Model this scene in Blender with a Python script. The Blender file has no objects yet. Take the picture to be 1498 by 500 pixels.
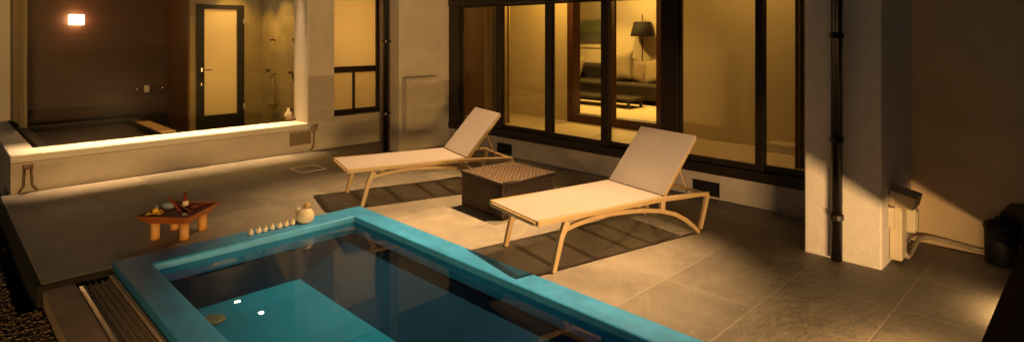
import bpy, bmesh, math, random
from mathutils import Vector, Matrix
random.seed(7)
C = bpy.context.scene.collection
R = math.radians
PI = math.pi

# ---------------------------------------------------------------- materials
def new_mat(name):
    m = bpy.data.materials.new(name); m.use_nodes = True
    nt = m.node_tree; nt.nodes.clear()
    return m, nt
def N(nt, kind, **kw):
    n = nt.nodes.new(kind)
    for k, v in kw.items():
        if k.startswith('i_'): n.inputs[k[2:].replace('_', ' ')].default_value = v
        else: setattr(n, k, v)
    return n
def pbr(name, col, rough=0.6, var=0.15, scale=6.0, bump=0.0, bscale=40.0, metal=0.0, spec=0.5, col2=None, detail=5.0, stretch=None, rvar=0.0):
    """principled surface with mottled colour and a fine bump, object coordinates"""
    m, nt = new_mat(name)
    out = N(nt, 'ShaderNodeOutputMaterial'); b = N(nt, 'ShaderNodeBsdfPrincipled')
    nt.links.new(b.outputs[0], out.inputs[0])
    tc = N(nt, 'ShaderNodeTexCoord'); mp = N(nt, 'ShaderNodeMapping')
    if stretch: mp.inputs['Scale'].default_value = stretch
    nt.links.new(tc.outputs['Object'], mp.inputs[0])
    nz = N(nt, 'ShaderNodeTexNoise'); nz.inputs['Scale'].default_value = scale; nz.inputs['Detail'].default_value = detail
    nz.inputs['Roughness'].default_value = 0.65
    nt.links.new(mp.outputs[0], nz.inputs['Vector'])
    rp = N(nt, 'ShaderNodeValToRGB')
    c1 = [max(0, c * (1 - var)) for c in col]; c2 = list(col2) if col2 else [min(1, c * (1 + var)) for c in col]
    rp.color_ramp.elements[0].position = 0.3; rp.color_ramp.elements[1].position = 0.7
    rp.color_ramp.elements[0].color = (*c1, 1); rp.color_ramp.elements[1].color = (*c2, 1)
    nt.links.new(nz.outputs['Fac'], rp.inputs[0]); nt.links.new(rp.outputs[0], b.inputs['Base Color'])
    b.inputs['Roughness'].default_value = rough; b.inputs['Metallic'].default_value = metal
    b.inputs['Specular IOR Level'].default_value = spec
    if rvar:
        mr = N(nt, 'ShaderNodeMapRange'); mr.inputs['To Min'].default_value = rough - rvar; mr.inputs['To Max'].default_value = rough + rvar
        nt.links.new(nz.outputs['Fac'], mr.inputs[0]); nt.links.new(mr.outputs[0], b.inputs['Roughness'])
    if bump:
        n2 = N(nt, 'ShaderNodeTexNoise'); n2.inputs['Scale'].default_value = bscale; n2.inputs['Detail'].default_value = 4
        nt.links.new(mp.outputs[0], n2.inputs['Vector'])
        bp = N(nt, 'ShaderNodeBump'); bp.inputs['Strength'].default_value = bump; bp.inputs['Distance'].default_value = 0.01
        nt.links.new(n2.outputs['Fac'], bp.inputs['Height']); nt.links.new(bp.outputs[0], b.inputs['Normal'])
    return m
def emit(name, col, s):
    m, nt = new_mat(name)
    out = N(nt, 'ShaderNodeOutputMaterial'); e = N(nt, 'ShaderNodeEmission')
    e.inputs[0].default_value = (*col, 1); e.inputs[1].default_value = s
    nt.links.new(e.outputs[0], out.inputs[0]); return m
def schlick(nt, f0, f90=1.0):
    g = N(nt, 'ShaderNodeNewGeometry'); d = N(nt, 'ShaderNodeVectorMath', operation='DOT_PRODUCT')
    nt.links.new(g.outputs['Normal'], d.inputs[0]); nt.links.new(g.outputs['Incoming'], d.inputs[1])
    a = N(nt, 'ShaderNodeMath', operation='ABSOLUTE'); nt.links.new(d.outputs['Value'], a.inputs[0])
    s = N(nt, 'ShaderNodeMath', operation='SUBTRACT'); s.inputs[0].default_value = 1; nt.links.new(a.outputs[0], s.inputs[1])
    p = N(nt, 'ShaderNodeMath', operation='POWER'); p.inputs[1].default_value = 5; nt.links.new(s.outputs[0], p.inputs[0])
    m = N(nt, 'ShaderNodeMath', operation='MULTIPLY_ADD'); m.inputs[1].default_value = f90 - f0; m.inputs[2].default_value = f0
    nt.links.new(p.outputs[0], m.inputs[0]); return m.outputs[0]
def clear(name, tint, f0, rough=0.0, wave=0.0, wscale=3.0, f90=1.0):
    """clear pane or water surface: straight transmission plus a Fresnel reflection"""
    m, nt = new_mat(name)
    out = N(nt, 'ShaderNodeOutputMaterial'); mx = N(nt, 'ShaderNodeMixShader')
    t = N(nt, 'ShaderNodeBsdfTransparent'); t.inputs[0].default_value = (*tint, 1)
    g = N(nt, 'ShaderNodeBsdfGlossy'); g.inputs['Roughness'].default_value = rough
    nt.links.new(schlick(nt, f0, f90), mx.inputs[0]); nt.links.new(t.outputs[0], mx.inputs[1]); nt.links.new(g.outputs[0], mx.inputs[2])
    nt.links.new(mx.outputs[0], out.inputs[0])
    if wave:
        tc = N(nt, 'ShaderNodeTexCoord'); nz = N(nt, 'ShaderNodeTexNoise'); nz.inputs['Scale'].default_value = wscale; nz.inputs['Detail'].default_value = 2
        nt.links.new(tc.outputs['Object'], nz.inputs['Vector'])
        bp = N(nt, 'ShaderNodeBump'); bp.inputs['Strength'].default_value = wave; bp.inputs['Distance'].default_value = 0.01
        nt.links.new(nz.outputs['Fac'], bp.inputs['Height']); nt.links.new(bp.outputs[0], g.inputs['Normal'])
    return m
def tile_mat(name, col, mortar, size, off, var=0.3, rough=0.45, msize=0.004, stretch=1.0, bump=0.25, plane='XY', grow=1.0):
    """square tiles with thin joints; the stone is mottled, each tile a little different"""
    m, nt = new_mat(name)
    out = N(nt, 'ShaderNodeOutputMaterial'); b = N(nt, 'ShaderNodeBsdfPrincipled'); nt.links.new(b.outputs[0], out.inputs[0])
    tc = N(nt, 'ShaderNodeTexCoord'); mp = N(nt, 'ShaderNodeMapping'); mp.inputs['Location'].default_value = off
    sx = N(nt, 'ShaderNodeSeparateXYZ'); cx = N(nt, 'ShaderNodeCombineXYZ')
    nt.links.new(tc.outputs['Object'], sx.inputs[0])
    nt.links.new(sx.outputs['XYZ'.index(plane[0])], cx.inputs[0]); nt.links.new(sx.outputs['XYZ'.index(plane[1])], cx.inputs[1])
    nt.links.new(cx.outputs[0], mp.inputs[0])
    br = N(nt, 'ShaderNodeTexBrick'); br.offset = 0; br.squash = 1
    br.inputs['Scale'].default_value = 1; br.inputs['Brick Width'].default_value = size; br.inputs['Row Height'].default_value = size * stretch
    br.inputs['Mortar Size'].default_value = msize; br.inputs['Mortar Smooth'].default_value = 0.3; br.inputs['Bias'].default_value = 0
    br.inputs['Color1'].default_value = (0.8, 0.8, 0.8, 1); br.inputs['Color2'].default_value = (1.12, 1.12, 1.12, 1); br.inputs['Mortar'].default_value = (0, 0, 0, 1)
    nt.links.new(mp.outputs[0], br.inputs['Vector'])
    n1 = N(nt, 'ShaderNodeTexNoise'); n1.inputs['Scale'].default_value = 2.3 * grow; n1.inputs['Detail'].default_value = 9; n1.inputs['Roughness'].default_value = 0.68
    n1.inputs['Distortion'].default_value = 0.8
    nt.links.new(tc.outputs['Object'], n1.inputs['Vector'])
    rp = N(nt, 'ShaderNodeValToRGB'); rp.color_ramp.elements[0].position = 0.28; rp.color_ramp.elements[1].position = 0.72
    rp.color_ramp.elements[0].color = (*[c * (1 - var) for c in col], 1); rp.color_ramp.elements[1].color = (*[c * (1 + var) for c in col], 1)
    nt.links.new(n1.outputs['Fac'], rp.inputs[0])
    mu = N(nt, 'ShaderNodeMix', data_type='RGBA', blend_type='MULTIPLY'); mu.inputs[0].default_value = 1
    n3 = N(nt, 'ShaderNodeTexNoise'); n3.inputs['Scale'].default_value = 55 * grow; n3.inputs['Detail'].default_value = 6; n3.inputs['Roughness'].default_value = 0.75
    nt.links.new(tc.outputs['Object'], n3.inputs['Vector'])
    g3 = N(nt, 'ShaderNodeMapRange'); g3.inputs['From Min'].default_value = 0.3; g3.inputs['From Max'].default_value = 0.7; g3.inputs['To Min'].default_value = 0.78; g3.inputs['To Max'].default_value = 1.2
    nt.links.new(n3.outputs['Fac'], g3.inputs[0])
    mg = N(nt, 'ShaderNodeMix', data_type='RGBA', blend_type='MULTIPLY'); mg.inputs[0].default_value = 1
    nt.links.new(rp.outputs[0], mg.inputs[6]); nt.links.new(g3.outputs[0], mg.inputs[7])
    nt.links.new(mg.outputs[2], mu.inputs[6]); nt.links.new(br.outputs['Color'], mu.inputs[7])
    mj = N(nt, 'ShaderNodeMix', data_type='RGBA'); mj.inputs[7].default_value = (*mortar, 1)
    nt.links.new(br.outputs['Fac'], mj.inputs[0]); nt.links.new(mu.outputs[2], mj.inputs[6])
    nt.links.new(mj.outputs[2], b.inputs['Base Color'])
    mr = N(nt, 'ShaderNodeMapRange'); mr.inputs['To Min'].default_value = rough - 0.12; mr.inputs['To Max'].default_value = rough + 0.2
    nt.links.new(n1.outputs['Fac'], mr.inputs[0]); nt.links.new(mr.outputs[0], b.inputs['Roughness'])
    n2 = N(nt, 'ShaderNodeTexNoise'); n2.inputs['Scale'].default_value = 14 * grow; n2.inputs['Detail'].default_value = 8; n2.inputs['Roughness'].default_value = 0.6
    nt.links.new(tc.outputs['Object'], n2.inputs['Vector'])
    sb = N(nt, 'ShaderNodeMath', operation='SUBTRACT'); nt.links.new(n2.outputs['Fac'], sb.inputs[0])
    ml = N(nt, 'ShaderNodeMath', operation='MULTIPLY'); ml.inputs[1].default_value = 0.5; nt.links.new(br.outputs['Fac'], ml.inputs[0]); nt.links.new(ml.outputs[0], sb.inputs[1])
    bp = N(nt, 'ShaderNodeBump'); bp.inputs['Strength'].default_value = bump; bp.inputs['Distance'].default_value = 0.008
    nt.links.new(sb.outputs[0], bp.inputs['Height']); nt.links.new(bp.outputs[0], b.inputs['Normal'])
    return m
def plank_mat(name, dark, light, rough=0.5, along='X', width=0.12):
    m, nt = new_mat(name)
    out = N(nt, 'ShaderNodeOutputMaterial'); b = N(nt, 'ShaderNodeBsdfPrincipled'); nt.links.new(b.outputs[0], out.inputs[0])
    tc = N(nt, 'ShaderNodeTexCoord'); mp = N(nt, 'ShaderNodeMapping')
    mp.inputs['Scale'].default_value = (0.7, 9, 9) if along == 'X' else (9, 0.7, 9) if along == 'Y' else (9, 9, 0.7)
    nt.links.new(tc.outputs['Object'], mp.inputs[0])
    nz = N(nt, 'ShaderNodeTexNoise'); nz.inputs['Scale'].default_value = 2.5; nz.inputs['Detail'].default_value = 7; nz.inputs['Distortion'].default_value = 0.5
    nt.links.new(mp.outputs[0], nz.inputs['Vector'])
    rp = N(nt, 'ShaderNodeValToRGB'); rp.color_ramp.elements[0].position = 0.3; rp.color_ramp.elements[1].position = 0.7
    rp.color_ramp.elements[0].color = (*dark, 1); rp.color_ramp.elements[1].color = (*light, 1)
    nt.links.new(nz.outputs['Fac'], rp.inputs[0]); nt.links.new(rp.outputs[0], b.inputs['Base Color'])
    b.inputs['Roughness'].default_value = rough
    bp = N(nt, 'ShaderNodeBump'); bp.inputs['Strength'].default_value = 0.15; bp.inputs['Distance'].default_value = 0.01
    nt.links.new(nz.outputs['Fac'], bp.inputs['Height']); nt.links.new(bp.outputs[0], b.inputs['Normal'])
    return m
def sling_mat(name, col, gap):
    """open-weave sling cloth: lets part of the light through"""
    m, nt = new_mat(name)
    out = N(nt, 'ShaderNodeOutputMaterial'); b = N(nt, 'ShaderNodeBsdfPrincipled'); t = N(nt, 'ShaderNodeBsdfTransparent'); mx = N(nt, 'ShaderNodeMixShader')
    tr = N(nt, 'ShaderNodeBsdfTranslucent'); m2 = N(nt, 'ShaderNodeMixShader')
    tc = N(nt, 'ShaderNodeTexCoord')
    wv = N(nt, 'ShaderNodeTexNoise'); wv.inputs['Scale'].default_value = 160; wv.inputs['Detail'].default_value = 2
    nt.links.new(tc.outputs['Object'], wv.inputs['Vector'])
    rp = N(nt, 'ShaderNodeValToRGB'); rp.color_ramp.elements[0].position = 0.3; rp.color_ramp.elements[1].position = 0.7
    rp.color_ramp.elements[0].color = (*[c * 0.86 for c in col], 1); rp.color_ramp.elements[1].color = (*col, 1)
    nt.links.new(wv.outputs['Fac'], rp.inputs[0]); nt.links.new(rp.outputs[0], b.inputs['Base Color']); nt.links.new(rp.outputs[0], tr.inputs[0])
    b.inputs['Roughness'].default_value = 0.75
    bp = N(nt, 'ShaderNodeBump'); bp.inputs['Strength'].default_value = 0.2; bp.inputs['Distance'].default_value = 0.003
    nt.links.new(wv.outputs['Fac'], bp.inputs['Height']); nt.links.new(bp.outputs[0], b.inputs['Normal'])
    m2.inputs[0].default_value = 0.08; nt.links.new(b.outputs[0], m2.inputs[1]); nt.links.new(tr.outputs[0], m2.inputs[2])
    mx.inputs[0].default_value = gap; nt.links.new(m2.outputs[0], mx.inputs[1]); nt.links.new(t.outputs[0], mx.inputs[2])
    nt.links.new(mx.outputs[0], out.inputs[0]); return m

M = {}
M['plaster'] = pbr('plaster', (0.62, 0.54, 0.46), 0.85, 0.13, 1.7, 0.5, 60, detail=9)
M['roughcast'] = pbr('roughcast', (0.68, 0.61, 0.54), 0.9, 0.06, 12, 0.45, 80)
M['tan_plaster'] = pbr('tan plaster', (0.80, 0.60, 0.36), 0.85, 0.16, 1.4, 0.4, 50, detail=9)
M['white_stone'] = pbr('white sill', (0.74, 0.67, 0.58), 0.55, 0.05, 4, 0.1, 40)
M['cream_wall'] = pbr('cream wall paper', (0.60, 0.48, 0.26), 0.8, 0.06, 1.5, 0.1, 80)
M['dark_frame'] = pbr('dark frame paint', (0.018, 0.010, 0.006), 0.38, 0.3, 20, 0.05, 60)
M['red_wood'] = plank_mat('dark red wood', (0.045, 0.012, 0.005), (0.075, 0.022, 0.010), 0.45, 'Z')
M['door_black'] = pbr('black door frame', (0.012, 0.010, 0.009), 0.4, 0.2, 20)
M['black_pipe'] = pbr('black pipe', (0.008, 0.006, 0.005), 0.28, 0.3, 15, 0.04, 30)
M['black'] = pbr('black plastic', (0.006, 0.005, 0.0045), 0.55, 0.3, 12, 0.05, 60)
M['shade_dark'] = pbr('painted dark shade', (0.006, 0.004, 0.003), 0.9, 0.3, 12)  # near-black colour standing for shade in vents, the channel and slab edges
M['terrace'] = tile_mat('slate terrace tiles', (0.285, 0.240, 0.185), (0.35, 0.30, 0.235), 0.585, (-3.46, -0.89, 0), 0.30, 0.55, 0.005, 1.0, 0.35)
M['concrete'] = pbr('concrete', (0.40, 0.29, 0.20), 0.85, 0.14, 5, 0.3, 60)
M['gravel_base'] = pbr('gravel bed', (0.08, 0.054, 0.036), 0.95, 0.5, 60, 0.8, 90)
M['pebble'] = pbr('pebbles', (0.13, 0.088, 0.06), 0.9, 0.55, 30, 0.2, 90)
M['coping'] = pbr('blue painted coping', (0.035, 0.28, 0.60), 0.48, 0.18, 7, 0.12, 25, rvar=0.1)
M['pool_floor'] = tile_mat('teal pool floor', (0.001, 0.165, 0.36), (0.001, 0.12, 0.27), 1.1, (0.3, 0.4, 0), 0.10, 0.5, 0.008, 0.8, 0.05)
M['pool_wall'] = pbr('deep blue pool wall', (0.001, 0.026, 0.080), 0.5, 0.2, 3)
M['water'] = clear('pool water', (0.72, 0.95, 0.97), 0.008, 0.0, 0.04, 2.2)
M['glass'] = clear('window glass', (0.97, 0.97, 0.95), 0.012)
M['bath_glass'] = clear('coated bathroom glass', (0.97, 0.97, 0.95), 0.001, 0.2, f90=0.11)
M['steel'] = pbr('brushed steel', (0.50, 0.42, 0.34), 0.32, 0.2, 40, 0.05, 90, metal=1.0, stretch=(1, 0.1, 1))
M['chrome'] = pbr('chrome', (0.65, 0.6, 0.52), 0.15, 0.1, 20, metal=1.0)
M['grate'] = pbr('grate plastic', (0.16, 0.115, 0.075), 0.6, 0.25, 30, 0.1, 60)
M['resin'] = pbr('tan resin frame', (0.44, 0.30, 0.15), 0.42, 0.07, 10, 0.04, 80)
M['sling'] = sling_mat('cream sling', (0.70, 0.60, 0.54), 0.32)
M['rattan_dark'] = pbr('dark rattan', (0.040, 0.020, 0.010), 0.45, 0.4, 40, 0.1, 60)
M['rattan_light'] = pbr('honey rattan', (0.19, 0.115, 0.06), 0.5, 0.45, 30, 0.1, 60)
M['rattan_gap'] = pbr('rattan core', (0.012, 0.006, 0.003), 0.8, 0.3, 20)
M['orange_wood'] = pbr('orange varnished wood', (0.34, 0.095, 0.022), 0.4, 0.25, 9, 0.05, 30, stretch=(1, 1, 5))
M['log'] = pbr('pale log', (0.50, 0.25, 0.075), 0.55, 0.16, 14, 0.1, 30, stretch=(3, 3, 0.5))
M['red_inside'] = pbr('red painted wood', (0.30, 0.05, 0.02), 0.5, 0.25, 10)
M['yellow'] = pbr('yellow plastic', (0.62, 0.36, 0.05), 0.45, 0.15, 10)
M['blue_grey'] = pbr('blue grey plastic', (0.22, 0.28, 0.34), 0.5, 0.15, 12)
M['dark_red'] = pbr('dark red glass', (0.16, 0.015, 0.010), 0.25, 0.2, 10)
M['white'] = pbr('white ceramic', (0.62, 0.53, 0.38), 0.4, 0.08, 12)
M['tan_ceramic'] = pbr('tan ceramic', (0.42, 0.27, 0.12), 0.5, 0.15, 12)
M['meter'] = pbr('cream meter plastic', (0.62, 0.52, 0.36), 0.5, 0.08, 8)
M['grey_meter'] = pbr('weathered hood metal', (0.55, 0.42, 0.27), 0.55, 0.12, 8)
M['hose'] = pbr('pale hose', (0.50, 0.40, 0.28), 0.5, 0.1, 8)
M['brown_metal'] = pbr('brown fitting', (0.16, 0.09, 0.05), 0.5, 0.2, 12)
M['vent_grille'] = pbr('taupe vent grille', (0.26, 0.19, 0.12), 0.6, 0.1, 12)
M['ledge_wood'] = plank_mat('stained ledge wood', (0.030, 0.010, 0.006), (0.055, 0.018, 0.010), 0.55, 'X')
M['bath_wood'] = plank_mat('dark cedar boards', (0.030, 0.007, 0.002), (0.062, 0.016, 0.004), 0.5, 'X')
M['bath_panel'] = plank_mat('brown cedar panel', (0.08, 0.036, 0.010), (0.13, 0.058, 0.016), 0.55, 'Z')
M['tub'] = pbr('dark tub stone', (0.035, 0.022, 0.014), 0.5, 0.3, 6)
M['tub_rim'] = plank_mat('tub rim wood', (0.20, 0.12, 0.04), (0.30, 0.18, 0.07), 0.5, 'Y')
M['bath_floor'] = pbr('dark bath floor', (0.05, 0.035, 0.022), 0.6, 0.3, 6)
M['shower_tile'] = tile_mat('sandstone shower tile', (0.30, 0.235, 0.13), (0.36, 0.29, 0.17), 0.62, (0.0, -0.22, 0), 0.28, 0.45, 0.004, 0.9, 0.1, 'YZ', 1.6)
M['olive_wall'] = tile_mat('sandstone wall tile', (0.25, 0.19, 0.09), (0.30, 0.23, 0.12), 0.62, (0.0, -0.22, 0), 0.2, 0.5, 0.004, 0.9, 0.1, 'XZ', 1.6)
M['frosted'] = None
M['corridor_floor'] = plank_mat('pale corridor boards', (0.62, 0.50, 0.30), (0.70, 0.57, 0.36), 0.5, 'Y')
M['ceiling'] = pbr('ceiling paint', (0.6, 0.54, 0.42), 0.85, 0.05, 2)
M['curtain'] = pbr('olive gold curtain', (0.30, 0.20, 0.07), 0.85, 0.12, 6, stretch=(8, 8, 0.4))
M['dark_panel'] = plank_mat('dark end panel', (0.045, 0.020, 0.008), (0.08, 0.036, 0.014), 0.5, 'Z')
M['sofa'] = pbr('brown sofa cloth', (0.017, 0.010, 0.006), 0.85, 0.25, 20, 0.3, 120)
M['cushion'] = pbr('beige cushion cloth', (0.24, 0.19, 0.115), 0.85, 0.12, 12, 0.3, 100)
M['grey_cushion'] = pbr('taupe cushion cloth', (0.20, 0.15, 0.09), 0.85, 0.15, 12, 0.3, 100)
M['dark_cushion'] = pbr('dark cushion cloth', (0.028, 0.018, 0.011), 0.85, 0.2, 12)
M['rug'] = pbr('cream rug', (0.58, 0.50, 0.34), 0.95, 0.12, 14, 0.5, 120)
M['dark_rug'] = pbr('dark rug pattern', (0.05, 0.032, 0.02), 0.95, 0.4, 9, 0.4, 90)
M['shade'] = pbr('black lamp shade', (0.012, 0.008, 0.006), 0.8, 0.2, 12)
M['inner_wall'] = pbr('pale inner wall', (0.66, 0.56, 0.38), 0.85, 0.04, 1.5)
M['bulb_warm'] = emit('warm lit lamp', (1.0, 0.62, 0.27), 30)
M['downlight'] = emit('lit downlight', (1.0, 0.84, 0.60), 60)
M['led'] = emit('led strip', (1.0, 0.66, 0.30), 4)
M['flood'] = emit('lit floodlight', (1.0, 0.80, 0.52), 20)
# frosted door pane: scatters the light of the room behind
m, nt = new_mat('frosted pane')
out = N(nt, 'ShaderNodeOutputMaterial'); tr = N(nt, 'ShaderNodeBsdfTranslucent'); df = N(nt, 'ShaderNodeBsdfPrincipled'); mx = N(nt, 'ShaderNodeMixShader')
nz = N(nt, 'ShaderNodeTexNoise'); nz.inputs['Scale'].default_value = 1.2; tcf = N(nt, 'ShaderNodeTexCoord'); nt.links.new(tcf.outputs['Object'], nz.inputs['Vector'])
rp = N(nt, 'ShaderNodeValToRGB'); rp.color_ramp.elements[0].color = (0.80, 0.72, 0.52, 1); rp.color_ramp.elements[1].color = (0.9, 0.82, 0.62, 1)
nt.links.new(nz.outputs['Fac'], rp.inputs[0]); nt.links.new(rp.outputs[0], tr.inputs[0]); nt.links.new(rp.outputs[0], df.inputs['Base Color'])
df.inputs['Roughness'].default_value = 0.35
mx.inputs[0].default_value = 0.3; nt.links.new(tr.outputs[0], mx.inputs[1]); nt.links.new(df.outputs[0], mx.inputs[2]); nt.links.new(mx.outputs[0], out.inputs[0])
M['frosted'] = m
# landscape print, painted by noise over height
m, nt = new_mat('landscape print')
out = N(nt, 'ShaderNodeOutputMaterial'); b = N(nt, 'ShaderNodeBsdfPrincipled'); nt.links.new(b.outputs[0], out.inputs[0])
tcf = N(nt, 'ShaderNodeTexCoord'); sp = N(nt, 'ShaderNodeSeparateXYZ'); nt.links.new(tcf.outputs['Generated'], sp.inputs[0])
nz = N(nt, 'ShaderNodeTexNoise'); nz.inputs['Scale'].default_value = 3; nz.inputs['Detail'].default_value = 6; nt.links.new(tcf.outputs['Generated'], nz.inputs['Vector'])
ma = N(nt, 'ShaderNodeMath', operation='MULTIPLY_ADD'); ma.inputs[1].default_value = 0.16; nt.links.new(nz.outputs['Fac'], ma.inputs[0]); nt.links.new(sp.outputs['Z'], ma.inputs[2])
rp = N(nt, 'ShaderNodeValToRGB'); el = rp.color_ramp.elements
el[0].position = 0.0; el[0].color = (0.10, 0.085, 0.06, 1); el[1].position = 1.0; el[1].color = (0.60, 0.50, 0.33, 1)
for p, c in ((0.16, (0.10, 0.095, 0.075, 1)), (0.36, (0.085, 0.10, 0.085, 1)), (0.40, (0.14, 0.17, 0.075, 1)), (0.60, (0.20, 0.21, 0.10, 1)), (0.68, (0.52, 0.45, 0.29, 1))):
    e = el.new(p); e.color = c
nt.links.new(ma.outputs[0], rp.inputs[0]); nt.links.new(rp.outputs[0], b.inputs['Base Color']); b.inputs['Roughness'].default_value = 0.5
M['print'] = m

# ---------------------------------------------------------------- mesh helpers
ICO = {}
class MB:
    def __init__(s): s.bm = bmesh.new()
    def box(s, x0, x1, y0, y1, z0, z1):
        v = [s.bm.verts.new((x, y, z)) for x in (x0, x1) for y in (y0, y1) for z in (z0, z1)]
        for f in ((0, 1, 3, 2), (4, 6, 7, 5), (0, 4, 5, 1), (2, 3, 7, 6), (0, 2, 6, 4), (1, 5, 7, 3)):
            s.bm.faces.new([v[i] for i in f])
        return s
    def prism(s, pts, axis, a0, a1):
        """polygon in the plane across `axis`, swept from a0 to a1"""
        def mk(p, a): return {'x': (a, p[0], p[1]), 'y': (p[0], a, p[1]), 'z': (p[0], p[1], a)}[axis]
        A = [s.bm.verts.new(mk(p, a0)) for p in pts]; B = [s.bm.verts.new(mk(p, a1)) for p in pts]
        s.bm.faces.new(A); s.bm.faces.new(B[::-1])
        for i in range(len(pts)):
            j = (i + 1) % len(pts); s.bm.faces.new((A[i], B[i], B[j], A[j]))
        return s
    def sweep(s, pts, w, h, side=(0, 1, 0)):
        """rectangular bar (w along side, h across) following pts"""
        pts = [Vector(p) for p in pts]; sd = Vector(side).normalized(); rings = []
        for i, p in enumerate(pts):
            t = (pts[min(i + 1, len(pts) - 1)] - pts[max(i - 1, 0)]).normalized(); u = t.cross(sd).normalized()
            hh = h[i] if isinstance(h, (list, tuple)) else h
            rings.append([s.bm.verts.new(p + sd * a * w / 2 + u * b * hh / 2) for a, b in ((-1, -1), (1, -1), (1, 1), (-1, 1))])
        for A, B in zip(rings, rings[1:]):
            for k in range(4): s.bm.faces.new((A[k], A[(k + 1) % 4], B[(k + 1) % 4], B[k]))
        s.bm.faces.new(rings[0][::-1]); s.bm.faces.new(rings[-1]); return s
    def tube(s, pts, r, seg=10, cap=True):
        pts = [Vector(p) for p in pts]; rings = []; up = None
        for i, p in enumerate(pts):
            t = (pts[min(i + 1, len(pts) - 1)] - pts[max(i - 1, 0)]).normalized()
            if up is None:
                a = Vector((0, 0, 1)) if abs(t.z) < 0.9 else Vector((1, 0, 0)); up = (a - t * a.dot(t)).normalized()
            else: up = (up - t * up.dot(t)).normalized()
            v = t.cross(up); rr = r[i] if isinstance(r, (list, tuple)) else r
            rings.append([s.bm.verts.new(p + (up * math.cos(q) + v * math.sin(q)) * rr) for q in [2 * PI * k / seg for k in range(seg)]])
        for A, B in zip(rings, rings[1:]):
            for k in range(seg): s.bm.faces.new((A[k], A[(k + 1) % seg], B[(k + 1) % seg], B[k]))
        if cap: s.bm.faces.new(rings[0][::-1]); s.bm.faces.new(rings[-1])
        return s
    def lathe(s, prof, c=(0, 0, 0), seg=24, sx=1.0, sy=1.0):
        rings = []
        for r, z in prof:
            rings.append([s.bm.verts.new((c[0] + max(r, 1e-4) * sx * math.cos(2 * PI * k / seg), c[1] + max(r, 1e-4) * sy * math.sin(2 * PI * k / seg), c[2] + z)) for k in range(seg)])
        for A, B in zip(rings, rings[1:]):
            for k in range(seg): s.bm.faces.new((A[k], A[(k + 1) % seg], B[(k + 1) % seg], B[k]))
        s.bm.faces.new(rings[0][::-1]); s.bm.faces.new(rings[-1]); return s
    def ball(s, c, rx, ry, rz, rot=None, sub=2):
        mt = Matrix.Translation(c) @ (rot.to_4x4() if rot else Matrix()) @ Matrix.Diagonal((rx, ry, rz, 1))
        if sub not in ICO:
            t = bmesh.new(); bmesh.ops.create_icosphere(t, subdivisions=sub, radius=1); t.verts.index_update()
            ICO[sub] = ([v.co.copy() for v in t.verts], [[v.index for v in f.verts] for f in t.faces]); t.free()
        vs = [s.bm.verts.new(mt @ v) for v in ICO[sub][0]]
        for f in ICO[sub][1]: s.bm.faces.new([vs[i] for i in f])
        return s
    def build(s, name, mat, parent=None, world=True, bevel=0.0, smooth=False, seg=2):
        bmesh.ops.recalc_face_normals(s.bm, faces=s.bm.faces)
        me = bpy.data.meshes.new(name); 
        if parent is not None and world:
            root = parent
            off = Vector(root.location)
            while root.parent: root = root.parent; off += Vector(root.location)
            bmesh.ops.translate(s.bm, verts=s.bm.verts, vec=-off)
        s.bm.to_mesh(me); s.bm.free()
        o = bpy.data.objects.new(name, me); C.objects.link(o); me.materials.append(M[mat] if isinstance(mat, str) else mat)
        if parent is not None: o.parent = parent
        if smooth:
            for p in me.polygons: p.use_smooth = True
        if bevel:
            b = o.modifiers.new('bevel', 'BEVEL'); b.width = bevel; b.segments = seg; b.limit_method = 'ANGLE'; b.angle_limit = R(35)
        return o
def tag(o, label=None, cat=None, group=None, kind=None):
    if label: o['label'] = label
    if cat: o['category'] = cat
    if group: o['group'] = group
    if kind: o['kind'] = kind
    return o
def thing(name, label, cat, loc=(0, 0, 0), rotz=0.0, group=None):
    o = bpy.data.objects.new(name, None); o.empty_display_size = 0.1; C.objects.link(o)
    o.location = loc; o.rotation_euler = (0, 0, rotz)
    return tag(o, label, cat, group)
def dup(root, loc, rotz, label):
    r = root.copy(); C.objects.link(r); r.location = loc; r.rotation_euler = (0, 0, rotz); r['label'] = label
    for ch in list(root.children):
        c = ch.copy(); C.objects.link(c); c.parent = r
        for g in ch.children:
            d = g.copy(); C.objects.link(d); d.parent = c
    return r
def lamp(name, kind, loc, power, col, **kw):
    l = bpy.data.lights.new(name, kind); l.energy = power; l.color = col
    for k, v in kw.items(): setattr(l, k, v)
    o = bpy.data.objects.new(name, l); o.location = loc; C.objects.link(o); return o
def aim(o, tgt): o.rotation_euler = (Vector(tgt) - o.location).to_track_quat('-Z', 'Y').to_euler()

# ---------------------------------------------------------------- ground
PX0, PX1, PY0, PY1 = 0.92, 2.87, 1.15, 4.92            # pool outline (outer edge of coping)
b = MB()
for r in ((-60, 60, -60, 60),): b.box(r[0], r[1], r[2], r[3], -0.62, -0.60)
tag(b.build('ground', 'gravel_base'), kind='structure')
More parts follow.
